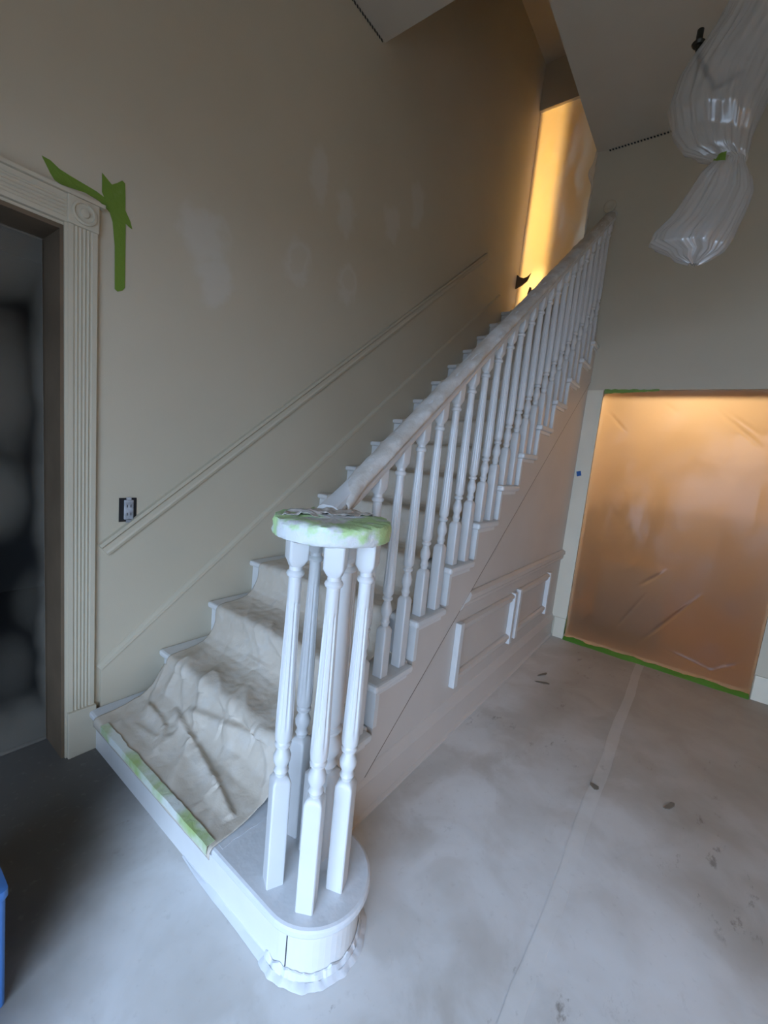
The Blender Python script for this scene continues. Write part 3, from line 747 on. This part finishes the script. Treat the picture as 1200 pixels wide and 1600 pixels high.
# blue bin at the left edge
bn = thing('storage_bin', (0,0,0), 'blue plastic bin edge standing at far left on the floor', 'bin')
def rrect(cx, cy, hx, hy, r, z, n_=6):
    p = []
    for (sx_, sy_, a0) in ((1,1,0),(-1,1,90),(-1,-1,180),(1,-1,270)):
        for i in range(n_+1):
            a = math.radians(a0+90*i/n_); p.append((cx+sx_*(hx-r)+r*math.cos(a), cy+sy_*(hy-r)+r*math.sin(a), z))
    return p
bx_, by_ = .082, 1.240
m = MB(); m.rings([rrect(bx_, by_, .125, .142, .01, .0005), rrect(bx_, by_, .130, .148, .01, .30), rrect(bx_, by_, .124, .142, .01, .30), rrect(bx_, by_, .120, .138, .01, .01)]); m.build('tub', 'bluebin', bn, True)
m = MB(); m.rings([rrect(bx_, by_, .1305, .1485, .01, .285), rrect(bx_, by_, .134, .152, .012, .29), rrect(bx_, by_, .134, .152, .012, .31), rrect(bx_, by_, .126, .144, .01, .312)]); m.build('rim', 'bluebin', bn, True)

# ------------------------------------------------------------------ wrapped chandelier
XC = 2.2
def px(x, y):      # spot on the upright plane X = XC
    d = RW @ Vector((x-600, y-800, FPX)); t_ = XC/d.x; return Vector((0, 0, CAMZ))+d*t_
OUT = [(-170,1195,1310),(-110,1180,1300),(-60,1165,1288),(0,1142,1265),(60,1108,1245),(100,1080,1228),(140,1055,1208),(180,1043,1190),(215,1050,1176),(240,1066,1170),(247,1098,1168),(252,1118,1165),(260,1108,1168),(278,1090,1174),(300,1076,1177),(325,1060,1168),(350,1042,1157),(372,1018,1146),(386,1012,1137),(396,1040,1125),(405,1050,1108),(412,1074,1092)]
hl = thing('wrapped_chandelier', (0,0,0), 'hanging light fixture bundled in cloudy plastic wrap tied with green tape', 'light fixture')
rows = []; N = 150
OUT2 = []
for q0, q1 in zip(OUT, OUT[1:]):
    for f in range(4): OUT2.append(tuple(q0[i]+(q1[i]-q0[i])*f/4 for i in range(3)))
OUT = OUT2+[OUT[-1]]
for k_, (y, l, r) in enumerate(OUT):
    a = px(l, y); b = px(r, y); c_ = (a+b)/2; hw_ = (b-a).length/2; ax = (b-a).normalized()
    dep = hw_*(.85 if y < 200 else .55); dv_ = Vector((1, 0, 0))
    if 244 <= y <= 262: dep = .032
    rg = []
    for j in range(N):
        t_ = 2*math.pi*j/N; ct, s_ = math.cos(t_), math.sin(t_)
        rid = -.11*abs(noise.noise((ct*4.5+2, s_*4.5, y*.004)))-.09*abs(noise.noise((ct*9+2, s_*9, y*.008)))+.03*noise.noise((ct*9, s_*9, y*.05))+.10*noise.noise((ct*3.2+5, s_*3.2, y*.0045))+.07*noise.noise((ct*8, s_*8, y*.010+3))+.035*noise.noise((ct*15, s_*15, y*.02))
        k2 = 1+rid*(1.0 if abs(ct) < .93 else .25)
        p = c_+ax*hw_*ct*(1+.4*rid)+dv_*dep*s_*k2
        rg.append(tuple(p+Vector((0, 0, .012*noise.noise((ct*4, s_*4, y*.03))))))
    rows.append(rg)
m = MB(); m.rings(rows, cap=False); m.build('plastic_wrap', 'film_bag', hl, True, solid=0, ang=80)
a = px(1116, 251); b = px(1167, 250); c_ = (a+b)/2; hw_ = (b-a).length/2
m = MB(); rows = []
for dz, q in ((-.02, 1.0), (-.012, 1.08), (.012, 1.08), (.022, 1.0)):
    rows.append([tuple(c_+(b-a).normalized()*hw_*q*math.cos(t_*math.pi/12)+Vector((.034*q*math.sin(t_*math.pi/12), 0, dz*(1+.5*math.cos(t_*math.pi/12))))) for t_ in range(10, 18)])
m.rings(rows, cap=False, close=False); m.build('tape_tie', 'tape', hl, True, label='green tape tie gathering the plastic')
ctr = px(1165, 90)
m = MB(); m.tube([(ctr.x, ctr.y, ctr.z-.25), (ctr.x, ctr.y, ctr.z), (ctr.x, ctr.y, ZC-.03)], .012); m.build('stem', 'metal', hl, True)
m = MB(); m.lathe([(.001, -.035), (.03, -.034), (.055, -.02), (.065, -.001), (.001, 0)], (ctr.x, ctr.y, ZC), 24); m.build('canopy', 'metal', hl, True)
m = MB(); tip = px(1090, 86); m.tube([(ctr.x, ctr.y, ctr.z-.05), (ctr.x-.02, (ctr.y*.5+tip.y*.5), ctr.z-.09), (tip.x, tip.y-.01, tip.z-.02), tuple(tip+Vector((0, .004, .03)))], .010); arm = m.build('arm', 'metal', hl, True)
m = MB(); m.lathe([(.001, 0), (.018, .003), (.024, .012), (.012, .02), (.012, .06), (.001, .061)], tuple(tip+Vector((0, .004, .03))), 16); m.build('candle_cup', 'metal', arm, True)

# ------------------------------------------------------------------ lit rooms: lamps and blurred furniture behind the sheets
cb = thing('wooden_cabinet', (0,0,0), 'dark brown cabinet blurred behind the orange plastic sheet', 'cabinet')
MB().box(3.98, 4.35, .10, .60, .08, .62).build('cabinet_body', 'darkwood', cb, bevel=.006)
MB().box(3.965, 4.37, .08, .62, .62, .65).build('cabinet_top', 'darkwood', cb, bevel=.004)
for y0 in (.11, .355):
    dr = MB().box(3.962, 3.9795, y0, y0+.235, .10, .60).build('cabinet_door', 'darkwood', cb, bevel=.003)
    MB().box(3.945, 3.9615, y0+.10, y0+.13, .40, .41).build('handle', 'metal', dr)
for (x, y) in ((4.0,.12),(4.0,.58),(4.33,.12),(4.33,.58)): MB().box(x-.02, x+.02, y-.02, y+.02, .0005, .0795).build('leg', 'darkwood', cb)
M['bulb'] = (lambda t: t.done((lambda e: (e.inputs.__getitem__(0).__setattr__('default_value', (1, .72, .38, 1)), e.inputs.__getitem__(1).__setattr__('default_value', 12), e.outputs[0])[2])(t.n('ShaderNodeEmission'))))(NT('bulb_glow'))
def pendant(loc, ceil_z, label, energy, color, size):
    t_ = thing('pendant_lamp', (0,0,0), label, 'lamp')
    m = MB(); m.tube([(loc[0], loc[1], loc[2]+.05), (loc[0], loc[1], (loc[2]+ceil_z)/2), (loc[0], loc[1], ceil_z)], .006, 8); m.build('cord', 'black', t_, True)
    m = MB(); m.lathe([(.001, -.045), (.025, -.04), (.035, -.015), (.03, .01), (.015, .03), (.013, .05), (.001, .051)], loc, 20); m.build('bulb', 'bulb', t_, True)
    li = light('lamp_light', 'POINT', (loc[0]-.0, loc[1], loc[2]-.06), energy, color, size); li.parent = t_
    return t_
pendant((4.2, .10, 2.30), 2.42, 'warm pendant bulb in the room behind the orange sheet', 46, (1, .60, .27), .08)
pendant((5.95, 2.22, ZL+1.0), ZL+2.4, 'warm pendant bulb in the upper hall behind the yellow sheet', 125, (1, .60, .19), .22)
# unseen blocker added in the upper hall to shade the right side of the upper sheet
struct(MB().box(XE+.30, XE+.36, YE-.2, 1.74, ZL, ZL+2.4).build('hall_light_blocker', 'hallwall'))
pendant((2.95, -3.4, 1.9), 2.7, 'unseen warm fill bulb added in the room right of the hall', 120, (1, .70, .40), .12)  # out-of-view lamp added to warm the hall
